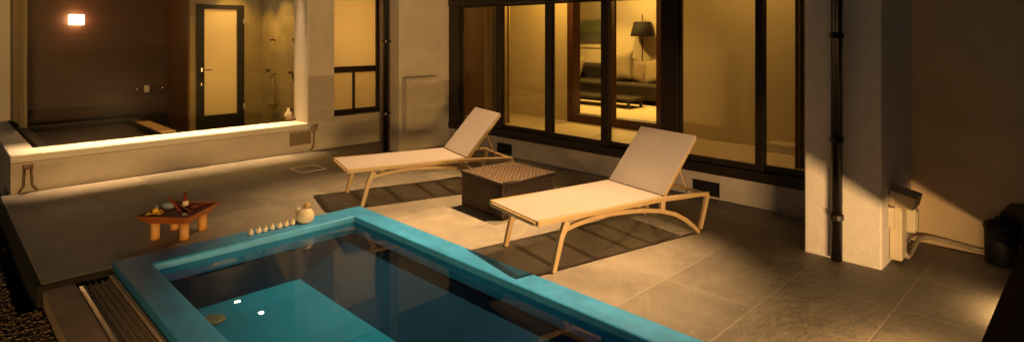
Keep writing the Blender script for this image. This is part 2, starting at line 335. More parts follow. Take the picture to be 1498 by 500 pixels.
# terrace: slab pieces round the pool, one mesh
b = MB()
b.box(0.53, 5.46, PY1, 7.775, -0.25, 0)
b.box(PX1, 5.46, 0.30, PY1, -0.25, 0)
b.box(0.53, PX0, 4.84, PY1, -0.25, 0)
tag(b.build('terrace', 'terrace'), kind='structure')
b = MB(); b.box(0.505, 0.529, 4.81, 7.775, -.27, -.001); b.box(0.5295, PX0 - .005, 4.815, 4.839, -.27, -.001)
tag(b.build('terrace_edge_shade', 'shade_dark'), kind='structure')  # dark trim added; shade of the slab edges put into its colour
b = MB(); b.box(0.535, 0.70, 0.3, 4.810, -0.30, -0.035)
tag(b.build('concrete_path', 'concrete'), kind='structure')
b = MB(); b.box(-8, 0.40, -4, 14, -0.30, -0.15); b.box(0.40, 0.53, -4, 4.8, -0.30, -0.15)
tag(b.build('gravel_bed', 'gravel_base'), kind='structure')
b = MB()
for i in range(15000):
    while True:
        x = random.uniform(-0.12, 0.525); y = random.uniform(2.9, 7.0)
        if x < 0.40 or y < 4.78: break
    r = random.uniform(0.005, 0.0125)
    b.ball((x, y, -0.15 + r * 0.3 + random.uniform(0, .014)), r * random.uniform(.8, 1.3), r * random.uniform(.8, 1.3), r * random.uniform(.5, .8), Matrix.Rotation(random.uniform(0, 3), 3, 'Z'), sub=1)
tag(b.build('gravel', 'pebble', smooth=True), 'small dark pebbles spread beside the terrace edge', kind='stuff')

# ---------------------------------------------------------------- pool
pool = thing('plunge_pool', 'small rectangular plunge pool with rounded blue coping and teal floor', 'pool', (1.9, 3.0, 0))
W, zc = 0.20, 0.022
b = MB(); b.box(PX0, PX0 + W, PY0, PY1, -0.5, zc); b.box(PX1 - W, PX1, PY0, PY1, -0.5, zc)
b.box(PX0 + W, PX1 - W, PY1 - W - .02, PY1, -0.5, zc); b.box(PX0 + W, PX1 - W, PY0, PY0 + W, -0.5, zc)
bmesh.ops.remove_doubles(b.bm, verts=b.bm.verts, dist=1e-5)
bm = bmesh.new()
# coping as one clean ring
def ring(bm, ox0, ox1, oy0, oy1, ix0, ix1, iy0, iy1, z0, z1):
    O = [(ox0, oy0), (ox1, oy0), (ox1, oy1), (ox0, oy1)]; I = [(ix0, iy0), (ix1, iy0), (ix1, iy1), (ix0, iy1)]
    ot = [bm.verts.new((*p, z1)) for p in O]; ob = [bm.verts.new((*p, z0)) for p in O]
    it = [bm.verts.new((*p, z1)) for p in I]; ib = [bm.verts.new((*p, z0)) for p in I]
    for k in range(4):
        j = (k + 1) % 4
        bm.faces.new((ot[k], ot[j], it[j], it[k])); bm.faces.new((ob[k], ob[j], ot[j], ot[k])); bm.faces.new((it[k], it[j], ib[j], ib[k])); bm.faces.new((ib[k], ib[j], ob[j], ob[k]))
b.bm.free(); b.bm = bm
IX0, IX1, IY0, IY1 = PX0 + W, PX1 - W, PY0 + W, PY1 - .255
ring(bm, PX0, PX1, PY0, PY1, IX0, IX1, IY0, IY1, -0.14, zc)
b.build('coping', 'coping', pool, bevel=0.018, smooth=True, seg=4)
FZ = -0.385; SX = 2.17
b = MB(); b.box(IX0, SX, IY0, IY1, FZ - .03, FZ); b.build('pool_floor', 'pool_floor', pool)
b = MB(); b.box(PX0 + .05, IX0, IY0, IY1, FZ, -0.142); b.box(PX0 + .05, PX1 - .05, IY1, PY1 - .05, FZ, -0.142); b.box(PX0 + .05, PX1 - .05, PY0 + .05, IY0, FZ, -0.142)
b.prism([(SX, FZ), (IX1 - .02, -0.142), (PX1 - .05, -0.142), (PX1 - .05, FZ)], 'y', IY0, IY1)
b.build('pool_wall', 'pool_wall', pool)
b = MB(); b.lathe([(0.085, FZ + .004), (0.085, FZ + .012), (0.06, FZ + .02), (0.0, FZ + .022)], (1.42, 4.40, 0)); b.build('drain_cover', 'grate', pool, smooth=True)
b = MB()
v = [b.bm.verts.new(p) for p in ((IX0 - .001, IY0, -0.030), (IX1 + .001, IY0, -0.030), (IX1 + .001, IY1, -0.030), (IX0 - .001, IY1, -0.030))]
b.bm.faces.new(v)
tag(b.build('pool_water', 'water'), kind='structure')

# overflow grate along the pool
g = thing('drain_grate', 'long slotted drain channel with bright metal edge beside the pool', 'drain', (0.8, 3.0, -0.04))
b = MB(); b.box(0.702, 0.728, 0.4, 4.70, -0.25, -0.022); b.build('metal_edge', 'steel', g, bevel=0.003)
b = MB(); b.box(0.885, 0.914, 0.4, 4.78, -0.25, -0.020); b.build('concrete_edge', 'concrete', g, bevel=0.004)
b = MB()
for k in range(150): 
    y = 0.6 + k * 0.0275; b.box(0.732, 0.881, y, y + 0.009, -0.055, -0.036)
for x in (0.735, 0.766, 0.80, 0.834, 0.868): b.box(x, x + 0.010, 0.5, 4.75, -0.060, -0.0335)
b.build('grating', 'grate', g)
b = MB(); b.box(0.729, 0.884, 0.4, 4.83, -0.29, -0.2); b.build('channel', 'shade_dark', g)

# ---------------------------------------------------------------- house behind the loungers
HX = 5.5
house = thing('house', 'cream plastered house with dark framed sliding windows and lit rooms behind the loungers', 'house', (HX, 4, 0))
b = MB(); b.box(HX, 5.66, 1.6, 6.86, -0.2, 0.238); b.build('plinth', 'plaster', house)
b = MB(); b.box(HX, 5.70, -3.0, 1.598, -0.2, 6.4); b.build('side_wall', 'tan_plaster', house)
b = MB(); b.box(HX, 5.70, 1.602, 6.86, 2.12, 6.4); b.build('upper_wall', 'dark_panel', house)
b = MB(); b.box(4.64, HX - .003, 1.10, 1.60, -0.2, 6.4); b.build('pillar', 'roughcast', house, bevel=0.012)
b = MB(); b.box(4.62, HX + .2, 6.87, 7.10, -0.2, 6.4); b.build('wing_wall', 'plaster', house, bevel=0.01)
b = MB(); b.box(4.60, HX - .003, 6.845, 6.868, 2.14, 6.4); b.build('reflection_dark_board', 'dark_panel', house)  # unseen dark board added to darken the wing wall's reflection in the water
b = MB(); b.box(4.66, 5.17, 6.74, 6.868, 0.28, 1.0); bx = b.build('wall_cupboard', 'plaster', house, bevel=0.012)
b = MB(); b.box(4.65, 5.18, 6.73, 6.868, 1.002, 1.018); b.build('lid', 'plaster', bx, bevel=0.006)
# dark window frame: sill beam, head beam, posts
fr = MB()
fr.box(HX - .03, HX + .10, 1.602, 6.865, 0.24, 0.335); fr.box(HX - .03, HX + .10, 1.602, 6.865, 2.02, 2.118)
FRAME = fr.build('window_frame', 'dark_frame', house, bevel=0.006)
for y0, y1 in ((6.64, 6.86), (3.12, 3.32), (1.604, 1.85)):
    b = MB(); b.box(HX - .022, HX + .094, y0, y1, 0.337, 2.018); b.build('post', 'dark_frame', house, bevel=0.005)
def sash(y0, y1, x, sl, sr, label=None):
    """one sliding pane in its stiles; sl / sr stile widths at the low-y and high-y sides"""
    f = MB(); f.box(x - .018, x + .018, y0, y0 + sl, 0.338, 2.017); f.box(x - .018, x + .018, y1 - sr, y1, 0.338, 2.017)
    f.box(x - .017, x + .017, y0 + sl + .0005, y1 - sr - .0005, 0.338, 0.395); f.box(x - .017, x + .017, y0 + sl + .0005, y1 - sr - .0005, 1.99, 2.017)
    o = f.build('sliding_window', 'dark_frame', house, bevel=0.003)
    p = MB(); p.box(x - .003, x + .003, y0 + sl - .004, y1 - sr + .004, 0.391, 1.994); p.build('pane', 'glass', o)
    return o
sash(5.79, 6.638, HX + .028, .10, .05); sash(4.88, 5.84, HX + .068, .10, .06)
sash(4.02, 4.985, HX + .028, .10, .09); sash(3.322, 4.07, HX + .068, .04, .05)
sash(2.265, 3.118, HX + .028, .075, .02); sash(1.852, 2.30, HX + .068, .02, .04)
for y0, y1 in ((5.57, 5.81), (2.69, 2.94)):
    b = MB(); b.box(HX - .006, HX - .001, y0, y1, 0.02, 0.15); vt = b.build('plinth_vent', 'shade_dark', house)
    b = MB(); b.box(HX - .016, HX - .0065, y0 - .012, y1 + .012, 0.15, 0.160); b.box(HX - .016, HX - .0065, y0 - .012, y0 - .001, .02, .1495); b.box(HX - .016, HX - .0065, y1 + .001, y1 + .012, .02, .1495)
    b.build('rim', 'black', vt)
# corridor
b = MB(); b.box(5.605, 6.63, 1.85, 7.3, 0.15, 0.36); b.box(6.63, 12, 2.0, 9.8, .15, .359); b.build('floor', 'corridor_floor', house)
b = MB(); b.box(5.71, 12, 1.85, 9.8, 2.55, 2.65); b.build('ceiling', 'ceiling', house)
b = MB(); b.box(6.63, 6.75, 5.53, 7.3, 0.361, 2.549); b.box(6.63, 6.75, 2.0, 3.96, 0.361, 2.549); b.box(6.63, 6.75, 3.96, 5.53, 2.3, 2.549); b.build('corridor_wall', 'cream_wall', house)
b = MB(); b.box(5.71, 6.628, 7.02, 7.12, 0.361, 2.549); b.build('end_panel', 'dark_panel', house)
b = MB(); b.box(5.71, 6.628, 1.80, 1.90, 0.361, 2.549); b.build('end_wall', 'cream_wall', house)
b = MB(); b.box(6.40, 6.629, 1.9, 2.62, 0.361, 0.45); b.build('step', 'corridor_floor', house, bevel=.005)
b = MB(); b.box(6.10, 6.20, 2.02, 2.12, .361, 2.549); b.build('wood_post', 'red_wood', house)
# inner opening frame
b = MB()
b.box(6.59, 6.76, 5.42, 5.529, 0.362, 2.3); b.box(6.59, 6.76, 3.962, 4.06, 0.362, 2.3); b.box(6.59, 6.75, 4.0605, 5.4195, 0.362, 0.48); b.box(6.60, 6.64, 4.70, 4.76, .4805, 2.3)
b.build('inner_door_frame', 'red_wood', house, bevel=.004)
# inner room shell
b = MB(); b.box(10.35, 10.5, 2.0, 9.8, .36, 2.549); b.box(6.76, 10.349, 9.7, 9.8, .36, 2.549); b.box(6.76, 10.349, 2.0, 2.1, .36, 2.549); b.build('room_wall', 'inner_wall', house)
b = MB(); b.box(HX - .9, 12, -3, 9.8, 6.4, 6.6); b.build('roof', 'dark_frame', house)

# curtains in the corridor
def curtain(name, label, x, y0, y1, z0, z1, mat, folds, amp=.025):
    b = MB(); n = folds * 8; A = []; B = []
    for i in range(n + 1):
        t = i / n; y = y0 + (y1 - y0) * t; dx = amp * math.sin(t * folds * 2 * PI) + amp * .4 * math.sin(t * folds * 4.7 + 1)
        A.append((x + dx, y)); 
    pts = A + [(p[0] + .012, p[1]) for p in A[::-1]]
    b.prism(pts, 'z', z0, z1)
    return tag(b.build(name, mat, smooth=False), label, 'curtain')
curtain('curtain', 'gathered olive gold curtain behind the leftmost sliding window', 5.80, 5.93, 6.42, 0.37, 2.45, 'curtain', 5)
curtain('curtain', 'narrow olive gold curtain at the right end of the windows beside the pillar', 5.72, 1.93, 2.06, 0.37, 2.45, 'curtain', 3)

# translucent cream cloth
m, nt = new_mat('cream curtain cloth')
out = N(nt, 'ShaderNodeOutputMaterial'); a_ = N(nt, 'ShaderNodeBsdfTranslucent'); c_ = N(nt, 'ShaderNodeBsdfPrincipled'); x_ = N(nt, 'ShaderNodeMixShader')
tcf = N(nt, 'ShaderNodeTexCoord'); nz = N(nt, 'ShaderNodeTexNoise'); nz.inputs['Scale'].default_value = 5; nt.links.new(tcf.outputs['Object'], nz.inputs['Vector'])
rp = N(nt, 'ShaderNodeValToRGB'); rp.color_ramp.elements[0].color = (.60, .50, .32, 1); rp.color_ramp.elements[1].color = (.75, .64, .42, 1)
nt.links.new(nz.outputs['Fac'], rp.inputs[0]); nt.links.new(rp.outputs[0], a_.inputs[0]); nt.links.new(rp.outputs[0], c_.inputs['Base Color'])
x_.inputs[0].default_value = .5; nt.links.new(a_.outputs[0], x_.inputs[1]); nt.links.new(c_.outputs[0], x_.inputs[2]); nt.links.new(x_.outputs[0], out.inputs[0])
M['cream_cloth'] = m
curtain('curtain', 'gathered cream curtain at the left edge behind the bathroom corner window', .90, 9.87, 11.0, .40, 2.5, 'cream_cloth', 6, .022)

# ---------------------------------------------------------------- inner room furniture
sofa = thing('sofa', 'long dark brown sofa with cushions in the lit room behind the windows', 'sofa', (9.6, 6.9, .36))
b = MB(); b.box(9.05, 9.95, 5.3, 8.6, .44, .72); b.build('seat', 'sofa', sofa, bevel=.05, seg=3)
b = MB(); b.box(9.80, 10.15, 5.3, 8.6, .60, 1.02); b.build('backrest', 'sofa', sofa, bevel=.07, seg=3)
for y in (5.12, 8.62): 
    b = MB(); b.box(9.05, 10.1, y, y + .16, .44, .88); b.build('armrest', 'sofa', sofa, bevel=.05, seg=3)
for x in (9.12, 9.95):
    for y in (5.3, 8.5):
        b = MB(); b.box(x, x + .05, y, y + .05, .361, .44); b.build('leg', 'dark_frame', sofa)
def cushion(label, c, w, h, tilt, roll, mat):
    b = MB(); rings = []
    n = 12; top = []; bot = []
    vs = {}
    for side in (1, -1):
        for i in range(n + 1):
            for j in range(n + 1):
                u = i / n * 2 - 1; v = j / n * 2 - 1
                th = .075 * ((1 - u ** 4) * (1 - v ** 4)) ** .5; k = 1 - .06 * (1 - abs(u)) * abs(v) 
                if side == -1 and (i in (0, n) or j in (0, n)): vs[side, i, j] = vs[1, i, j]; continue
                vs[side, i, j] = b.bm.verts.new((side * th, u * w / 2 * (1 - .05 * (1 - v * v)), v * h / 2 * (1 - .05 * (1 - u * u))))
        for i in range(n):
            for j in range(n): b.bm.faces.new((vs[side, i, j], vs[side, i + 1, j], vs[side, i + 1, j + 1], vs[side, i, j + 1]))
    mt = Matrix.Translation(c) @ Matrix.Rotation(roll, 4, 'X') @ Matrix.Rotation(tilt, 4, 'Y')
    bmesh.ops.transform(b.bm, matrix=mt, verts=b.bm.verts)
    return tag(b.build('cushion', mat, smooth=True), label, 'cushion')
cushion('beige cushion at the left end of the brown sofa below the picture', (9.62, 7.95, .95), .62, .5, R(18), R(8), 'cushion')
cushion('dark cushion leaning at the far left of the sofa behind a beige one', (9.74, 8.3, .98), .6, .5, R(16), R(-6), 'dark_cushion')
cushion('large pale beige cushion in the middle of the brown sofa', (9.55, 6.72, .98), .66, .58, R(20), R(-10), 'cushion')
cushion('taupe cushion between the two pale cushions on the sofa', (9.62, 6.32, .92), .5, .44, R(20), R(12), 'grey_cushion')
cushion('pale cushion at the right end of the sofa under the floor lamp', (9.55, 5.86, .94), .56, .48, R(20), R(-12), 'cushion')
fl = thing('floor_lamp', 'floor lamp with black drum shade on thin pole behind the sofa', 'lamp', (10.2, 6.6, .36))
b = MB(); b.lathe([(.23, 1.58), (.235, 1.585), (.165, 1.87), (.16, 1.87), (.22, 1.59)], (10.2, 6.6, 0), 32); b.build('lamp_shade', 'shade', fl, smooth=True)
b = MB(); b.tube([(10.2, 6.6, .37), (10.2, 6.6, 2.02)], .011); b.build('pole', 'black', fl, smooth=True)
b = MB(); b.lathe([(.14, .361), (.14, .38), (.02, .39)], (10.2, 6.6, 0)); b.build('base', 'black', fl)
pic = thing('wall_picture', 'framed green and grey landscape picture on the wall above the sofa', 'picture', (10.33, 8.0, 1.3))
b = MB(); b.box(10.325, 10.348, 7.45, 9.0, 1.33, 2.42); b.build('frame', 'inner_wall', pic, bevel=.004)
b = MB(); b.box(10.318, 10.3245, 7.52, 8.93, 1.41, 2.34); b.build('print', 'print', pic)
b = MB(); b.box(7.3, 8.95, 4.4, 8.6, .3605, .372); tag(b.build('rug', 'rug', bevel=.003), 'pale cream rug on the floor in front of the brown sofa', 'rug')
tb = thing('coffee_table', 'low dark coffee table standing on the cream rug by the sofa', 'table', (8.55, 6.6, .372))
b = MB(); b.box(8.3, 8.8, 5.6, 7.9, .50, .54); b.build('table_top', 'dark_frame', tb, bevel=.005)
for x in (8.34, 8.72):
    for y in (5.66, 7.8):
        b = MB(); b.box(x, x + .04, y, y + .04, .373, .499); b.build('leg', 'dark_frame', tb)

# ---------------------------------------------------------------- bathroom wing on the left
BY = 7.82
bath = thing('bathroom_wing', 'cream bathroom wing with a frameless corner window over a white sill', 'building', (.61, BY, 0))
b = MB(); b.prism([(.61, BY), (4.95, BY), (4.95, BY + .12), (.83, BY + .12), (.83, 12.3), (.61, 12.3)], 'z', -.2, .300); b.build('base_wall', 'plaster', bath)
b = MB(); b.prism([(.607, BY - .003), (3.77, BY - .003), (3.77, 8.22), (.83, 8.22), (.83, 12.3), (.607, 12.3)], 'z', .302, .385); b.build('sill', 'white_stone', bath, bevel=.012)
b = MB(); b.box(3.772, 4.155, BY, 8.24, .302, 2.55); b.box(4.155, 5.02, BY, 8.0, .302, .438); b.box(4.155, 5.02, BY, 8.0, 2.35, 2.55); b.box(4.955, 5.5, BY, 8.0, .438, 2.35); b.box(4.952, 5.5, BY, 8.0, -.2, .4375); b.build('front_wall', 'plaster', bath)
b = MB(); b.box(3.752, 3.7715, BY - .012, 8.23, .386, 2.55); b.build('jamb', 'white_stone', bath)
b = MB(); b.box(.61, 5.5, BY - .03, 12.3, 2.552, 2.75); b.build('roof_slab', 'plaster', bath)
b = MB(); b.box(.70, .86, 11.07, 12.3, .386, 2.55); b.build('end_wall', 'white_stone', bath)
gl = MB(); gl.box(.86, 3.751, 8.170, 8.178, .386, 2.551); gl.build('front_pane', 'bath_glass', bath)
gl = MB(); gl.box(.852, .859, 8.170, 11.069, .386, 2.551); gl.build('side_pane', 'bath_glass', bath)
b = MB(); b.box(.86, 4.0, 8.24, 12.3, .0, .1); b.build('floor', 'bath_floor', bath)
b = MB(); b.box(.861, 2.87, 11.07, 11.2, .101, 2.549); b.build('wood_wall', 'bath_wood', bath)
b = MB(); b.box(2.872, 2.90, 10.0, 11.2, .101, 2.549); b.build('return_panel', 'bath_panel', bath)
b = MB(); b.box(2.902, 2.985, 10.0, 10.1, .101, 2.549); b.box(3.715, 4.0, 10.0, 10.1, .101, 2.549); b.box(2.985, 3.715, 10.0, 10.1, 2.09, 2.549); b.build('back_wall', 'olive_wall', bath)
b = MB(); b.box(4.002, 4.10, 8.242, 11.6, .101, 2.549); b.build('shower_wall', 'shower_tile', bath)
# bathroom door
d = MB(); d.box(2.987, 3.105, 9.985, 10.05, .11, 2.088); d.box(3.60, 3.713, 9.985, 10.05, .11, 2.088); d.box(3.1055, 3.5995, 9.985, 10.05, .11, .34); d.box(3.1055, 3.5995, 9.985, 10.05, 2.015, 2.088)
door = d.build('door', 'door_black', bath, bevel=.004)
b = MB(); b.box(3.10, 3.604, 10.01, 10.02, .335, 2.02); b.build('pane', 'frosted', door)
b = MB(); b.tube([(3.06, 9.985, 1.06), (3.06, 9.94, 1.06), (3.20, 9.935, 1.06)], .010, 8); b.lathe([(.022, 0), (.022, .05)], (3.06, 9.972, 1.035), 12); b.build('handle', 'chrome', door)
b = MB(); b.lathe([(.012, 0), (.012, .03)], (3.06, 9.976, .82), 12); b.build('keyhole', 'chrome', door)
for z in (.4, 1.78): 
    b = MB(); b.tube([(3.70, 9.978, z), (3.70, 9.978, z + .09)], .010, 8); b.build('hinge', 'chrome', door)
b = MB(); b.box(2.905, 4.0, 11.5, 11.6, .1, 2.549); b.build('dressing_room_wall', 'inner_wall', bath)
# small room window to the right
w = MB(); w.box(4.90, 4.952, 7.90, 7.96, .44, 2.35); w.box(4.156, 4.8995, 7.90, 7.96, .44, .515); w.box(4.156, 4.8995, 7.90, 7.96, 1.055, 1.14); w.box(4.505, 4.54, 7.905, 7.955, .5155, 1.0545); w.box(4.156, 4.175, 7.902, 7.958, 1.1405, 2.35)
win = w.build('small_window', 'dark_frame', bath, bevel=.004)
b = MB(); b.box(4.17, 4.905, 7.928, 7.934, .51, 2.35); b.build('pane', 'frosted', win)
b = MB(); b.box(4.13, 5.03, 7.802, 7.818, .405, .4365); b.build('window_sill', 'plaster', bath, bevel=.003)
b = MB(); b.box(4.10, 5.5, 9.3, 9.4, 0, 2.549); b.box(5.4, 5.5, 8.0, 9.3, 0, 2.549); b.build('small_room_wall', 'inner_wall', bath)
# wall vent
b = MB(); b.box(3.50, 3.80, 7.806, 7.8195, .10, .285); 
for k in range(7): b.box(3.515, 3.785, 7.797, 7.8055, .115 + k * .024, .128 + k * .024)
b.build('vent_grille', 'vent_grille', bath)

# tub, wall lamp, tap
tub = thing('bathtub', 'dark stone bathtub with wooden rim behind the big bathroom window', 'bathtub', (1.6, 9.6, .1))
b = MB(); ring(b.bm, .90, 2.27, 8.45, 10.55, 1.0, 2.17, 8.55, 10.45, .101, .345); b.build('basin', 'tub', tub, bevel=.01)
b = MB(); b.box(2.12, 2.30, 8.45, 9.75, .347, .372); b.build('rim', 'tub_rim', tub, bevel=.005)
b = MB(); b.box(1.0, 2.17, 8.55, 10.45, .11, .27); b.build('bath_water', 'tub', tub)
wl = thing('wall_lamp', 'small glowing square lamp on the dark wooden bathroom wall', 'lamp', (1.4, 11.06, 1.8))
lx = 1.62; lz = 1.835
b = MB(); b.box(lx - .09, lx + .09, 10.95, 11.045, lz - .075, lz + .075); b.build('lamp_shade', 'bulb_warm', wl, bevel=.012)
b = MB(); b.box(lx - .05, lx + .05, 11.046, 11.069, lz - .05, lz + .05); b.build('mount', 'chrome', wl)
tp = thing('bath_tap', 'small chrome tap with two knobs on the dark wooden bathroom wall', 'tap', (2.55, 11.07, .7))
b = MB(); b.box(2.50, 2.60, 11.0, 11.068, .66, .80); b.build('body', 'chrome', tp, bevel=.015)
for x in (2.42, 2.79): b = MB(); b.lathe([(.03, -.02), (.035, .0), (.02, .03)], (x, 11.03, .73), 12); b.build('knob', 'chrome', tp, smooth=True)
# showers on the tiled wall
def shower(label, y):
    t = thing('shower', label, 'shower', (4.0, y, .3))
    b = MB(); b.tube([(4.0, y, 1.52), (3.94, y, 1.54)], .016, 8); b.ball((3.93, y, 1.54), .028, .028, .035); b.build('upper_hook', 'brown_metal', t, smooth=True)
    b = MB(); b.tube([(4.0, y + .02, .98), (3.93, y + .02, .98)], .014, 8); b.tube([(3.92, y - .03, .90), (3.92, y + .05, 1.02)], .016, 8); b.lathe([(.02, 0), (.045, .03), (.045, .045)], (3.90, y + .07, 1.02), 14); b.build('shower_head', 'brown_metal', t, smooth=True)
    pts = [(3.92 + .01 * math.sin(k), y - .03 - .14 * math.sin(k / 10 * PI * .8), .90 - .47 * k / 10) for k in range(11)]
    b = MB(); b.tube(pts, .011, 8); b.build('hose', 'brown_metal', t, smooth=True)
    b = MB(); b.tube([(3.95, y + .16, .50), (3.95, y - .14, .50)], .022, 10); b.tube([(3.95, y, .50), (3.87, y, .47)], .014, 8); b.build('mixer', 'brown_metal', t, smooth=True)
shower('wall shower with hanging hose left of the other on the bathroom tiles', 9.45)
shower('wall shower with hanging hose nearest the right edge of the bathroom window', 8.62)
b = MB(); b.lathe([(.04, .386), (.055, .39), (.06, .46), (.035, .50), (.02, .52), (.02, .55), (0, .552)], (3.72, 8.35, 0), 20)
tag(b.build('soap_bottle', 'white', smooth=True), 'small white bottle on the bathroom window sill below the showers', 'bottle')
b = MB(); b.lathe([(.06, .386), (.075, .40), (.07, .43), (.0, .45)], (3.70, 8.215, 0), 16, 1.2, .6)
tag(b.build('soap_dish', 'brown_metal', smooth=True), 'low dark dish beside the white bottle on the bathroom sill', 'dish')

# ---------------------------------------------------------------- pipes, taps, meter
def downpipe(label, x, y, r, zs, z0):
    t = thing('downpipe', label, 'pipe', (x, y, 0))
    b = MB(); b.tube([(x, y, z0), (x, y, 6.2)], r, 16); b.build('pipe', 'black_pipe', t, smooth=True)
    for z in zs:
        b = MB(); b.tube([(x, y, z), (x, y, z + .035)], r + .009, 16); b.box(x + r, x + r + .04, y - .012, y + .012, z + .005, z + .03); b.build('bracket', 'black_pipe', t)
downpipe('black drainpipe fixed to the front of the rough white pillar', 4.585, 1.365, .037, (1.58, .85, .30), .012)
downpipe('black drainpipe at the corner by the small lit window', 4.545, 7.085, .04, (1.5, .5), .0)
mt = thing('electric_meter', 'cream electric meter under a dark hood on the side of the white pillar', 'meter', (4.95, 1.1, .0))
b = MB(); b.prism([(.935, .485), (1.097, .52), (1.097, .41), (.955, .395)], 'x', 4.81, 5.02); b.build('hood', 'grey_meter', mt, bevel=.008)
b = MB(); b.box(4.97, 5.05, .97, 1.097, .20, .393); mbx = b.build('meter_box', 'meter', mt, bevel=.01)
b = MB(); b.box(4.985, 5.04, .962, .969, .22, .36); b.build('dial_window', 'white', mbx, bevel=.002)
b = MB(); b.box(4.82, 4.965, 1.02, 1.097, .03, .415); b.build('cable_cover', 'meter', mt, bevel=.008)
b = MB(); b.box(4.79, 4.818, 1.06, 1.097, .26, .40); b.build('bracket', 'meter', mt)
b = MB(); b.tube([(4.93, 1.03, .06), (4.98, 1.02, .022), (5.1, 1.02, .022), (5.25, 1.03, .03), (5.37, 1.03, .055), (5.46, .98, .06), (5.475, .85, .05), (5.475, .7, .035), (5.475, .4, .03)], .016, 8)
tag(b.build('hose', 'hose', smooth=True), 'pale cable pipe running from the meter along the wall base', 'pipe')
t = thing('wall_tap', 'brown outdoor tap with a pipe on the wall right of the vent grille', 'tap', (3.83, 7.82, 0))
b = MB(); b.ball((3.84, 7.79, .31), .045, .03, .055); b.tube([(3.80, 7.77, .35), (3.89, 7.77, .35)], .012, 8); b.build('body', 'vent_grille', t, smooth=True)
b = MB(); b.tube([(3.84, 7.795, .27), (3.84, 7.795, .12), (3.82, 7.79, .04), (3.78, 7.78, .012)], .012, 8); b.build('pipe', 'vent_grille', t, smooth=True)
t = thing('wall_tap', 'brown tap with two hanging hoses at the left corner under the sill', 'tap', (.72, 7.82, 0))
b = MB(); b.box(.70, .78, 7.76, 7.815, .235, .29); b.tube([(.74, 7.77, .26), (.70, 7.70, .26)], .015, 8); b.build('body', 'brown_metal', t, bevel=.008)
for s in (-1, 1):
    b = MB(); b.tube([(.74 + s * .025, 7.785, .25), (.74 + s * .032, 7.78, .15), (.74 + s * .035, 7.77, .07), (.74 + s * .075, 7.75, .012)], .012, 8); b.build('hose', 'brown_metal', t, smooth=True)
# access cover in the terrace
mh = thing('access_cover', 'square access cover with pale metal rim set in the terrace', 'cover', (3.26, 6.77, 0))
b = MB(); ring(b.bm, 3.10, 3.42, 6.62, 6.94, 3.125, 3.395, 6.645, 6.915, .0005, .006); b.build('rim', 'white_stone', mh)
b = MB(); b.box(3.126, 3.394, 6.646, 6.914, .0005, .0045); b.build('lid', 'terrace', mh)

# ledge on the right with its light strip
lg = thing('ledge', 'low dark reddish wooden ledge lining the right side of the terrace', 'ledge', (4.2, .3, 0))
b = MB(); b.box(2.6, 5.49, .05, .42, .114, .195); b.build('top_board', 'ledge_wood', lg, bevel=.004)
b = MB(); b.box(2.6, 5.49, .10, .33, -.2, .1125); b.build('side_board', 'ledge_wood', lg)
b = MB(); b.box(2.95, 4.6, .333, .345, .074, .092); b.build('light_strip', 'led', lg)
bn = thing('bin', 'small black lidded bin in the dark corner at the end of the ledge', 'bin', (5.37, .54, 0))
b = MB(); b.lathe([(.088, .002), (.094, .01), (.098, .235), (.098, .24)], (5.37, .54, 0), 28); b.build('bucket', 'black', bn, smooth=True)
b = MB(); b.lathe([(.104, .241), (.106, .252), (.098, .278), (.066, .297), (.025, .304), (.0, .305)], (5.37, .54, 0), 28); b.tube([(5.37, .50, .30), (5.37, .52, .325), (5.37, .56, .325), (5.37, .58, .30)], .008, 8); b.build('lid', 'black', bn, smooth=True)
b = MB(); b.prism([(.30, .0), (.56, .0), (.56, .33), (.50, .41), (.30, .42)], 'x', 5.462, 5.492)
tag(b.build('wooden_board', 'red_wood', bevel=.004), 'dark reddish board leaning on the wall behind the black bin', 'board')

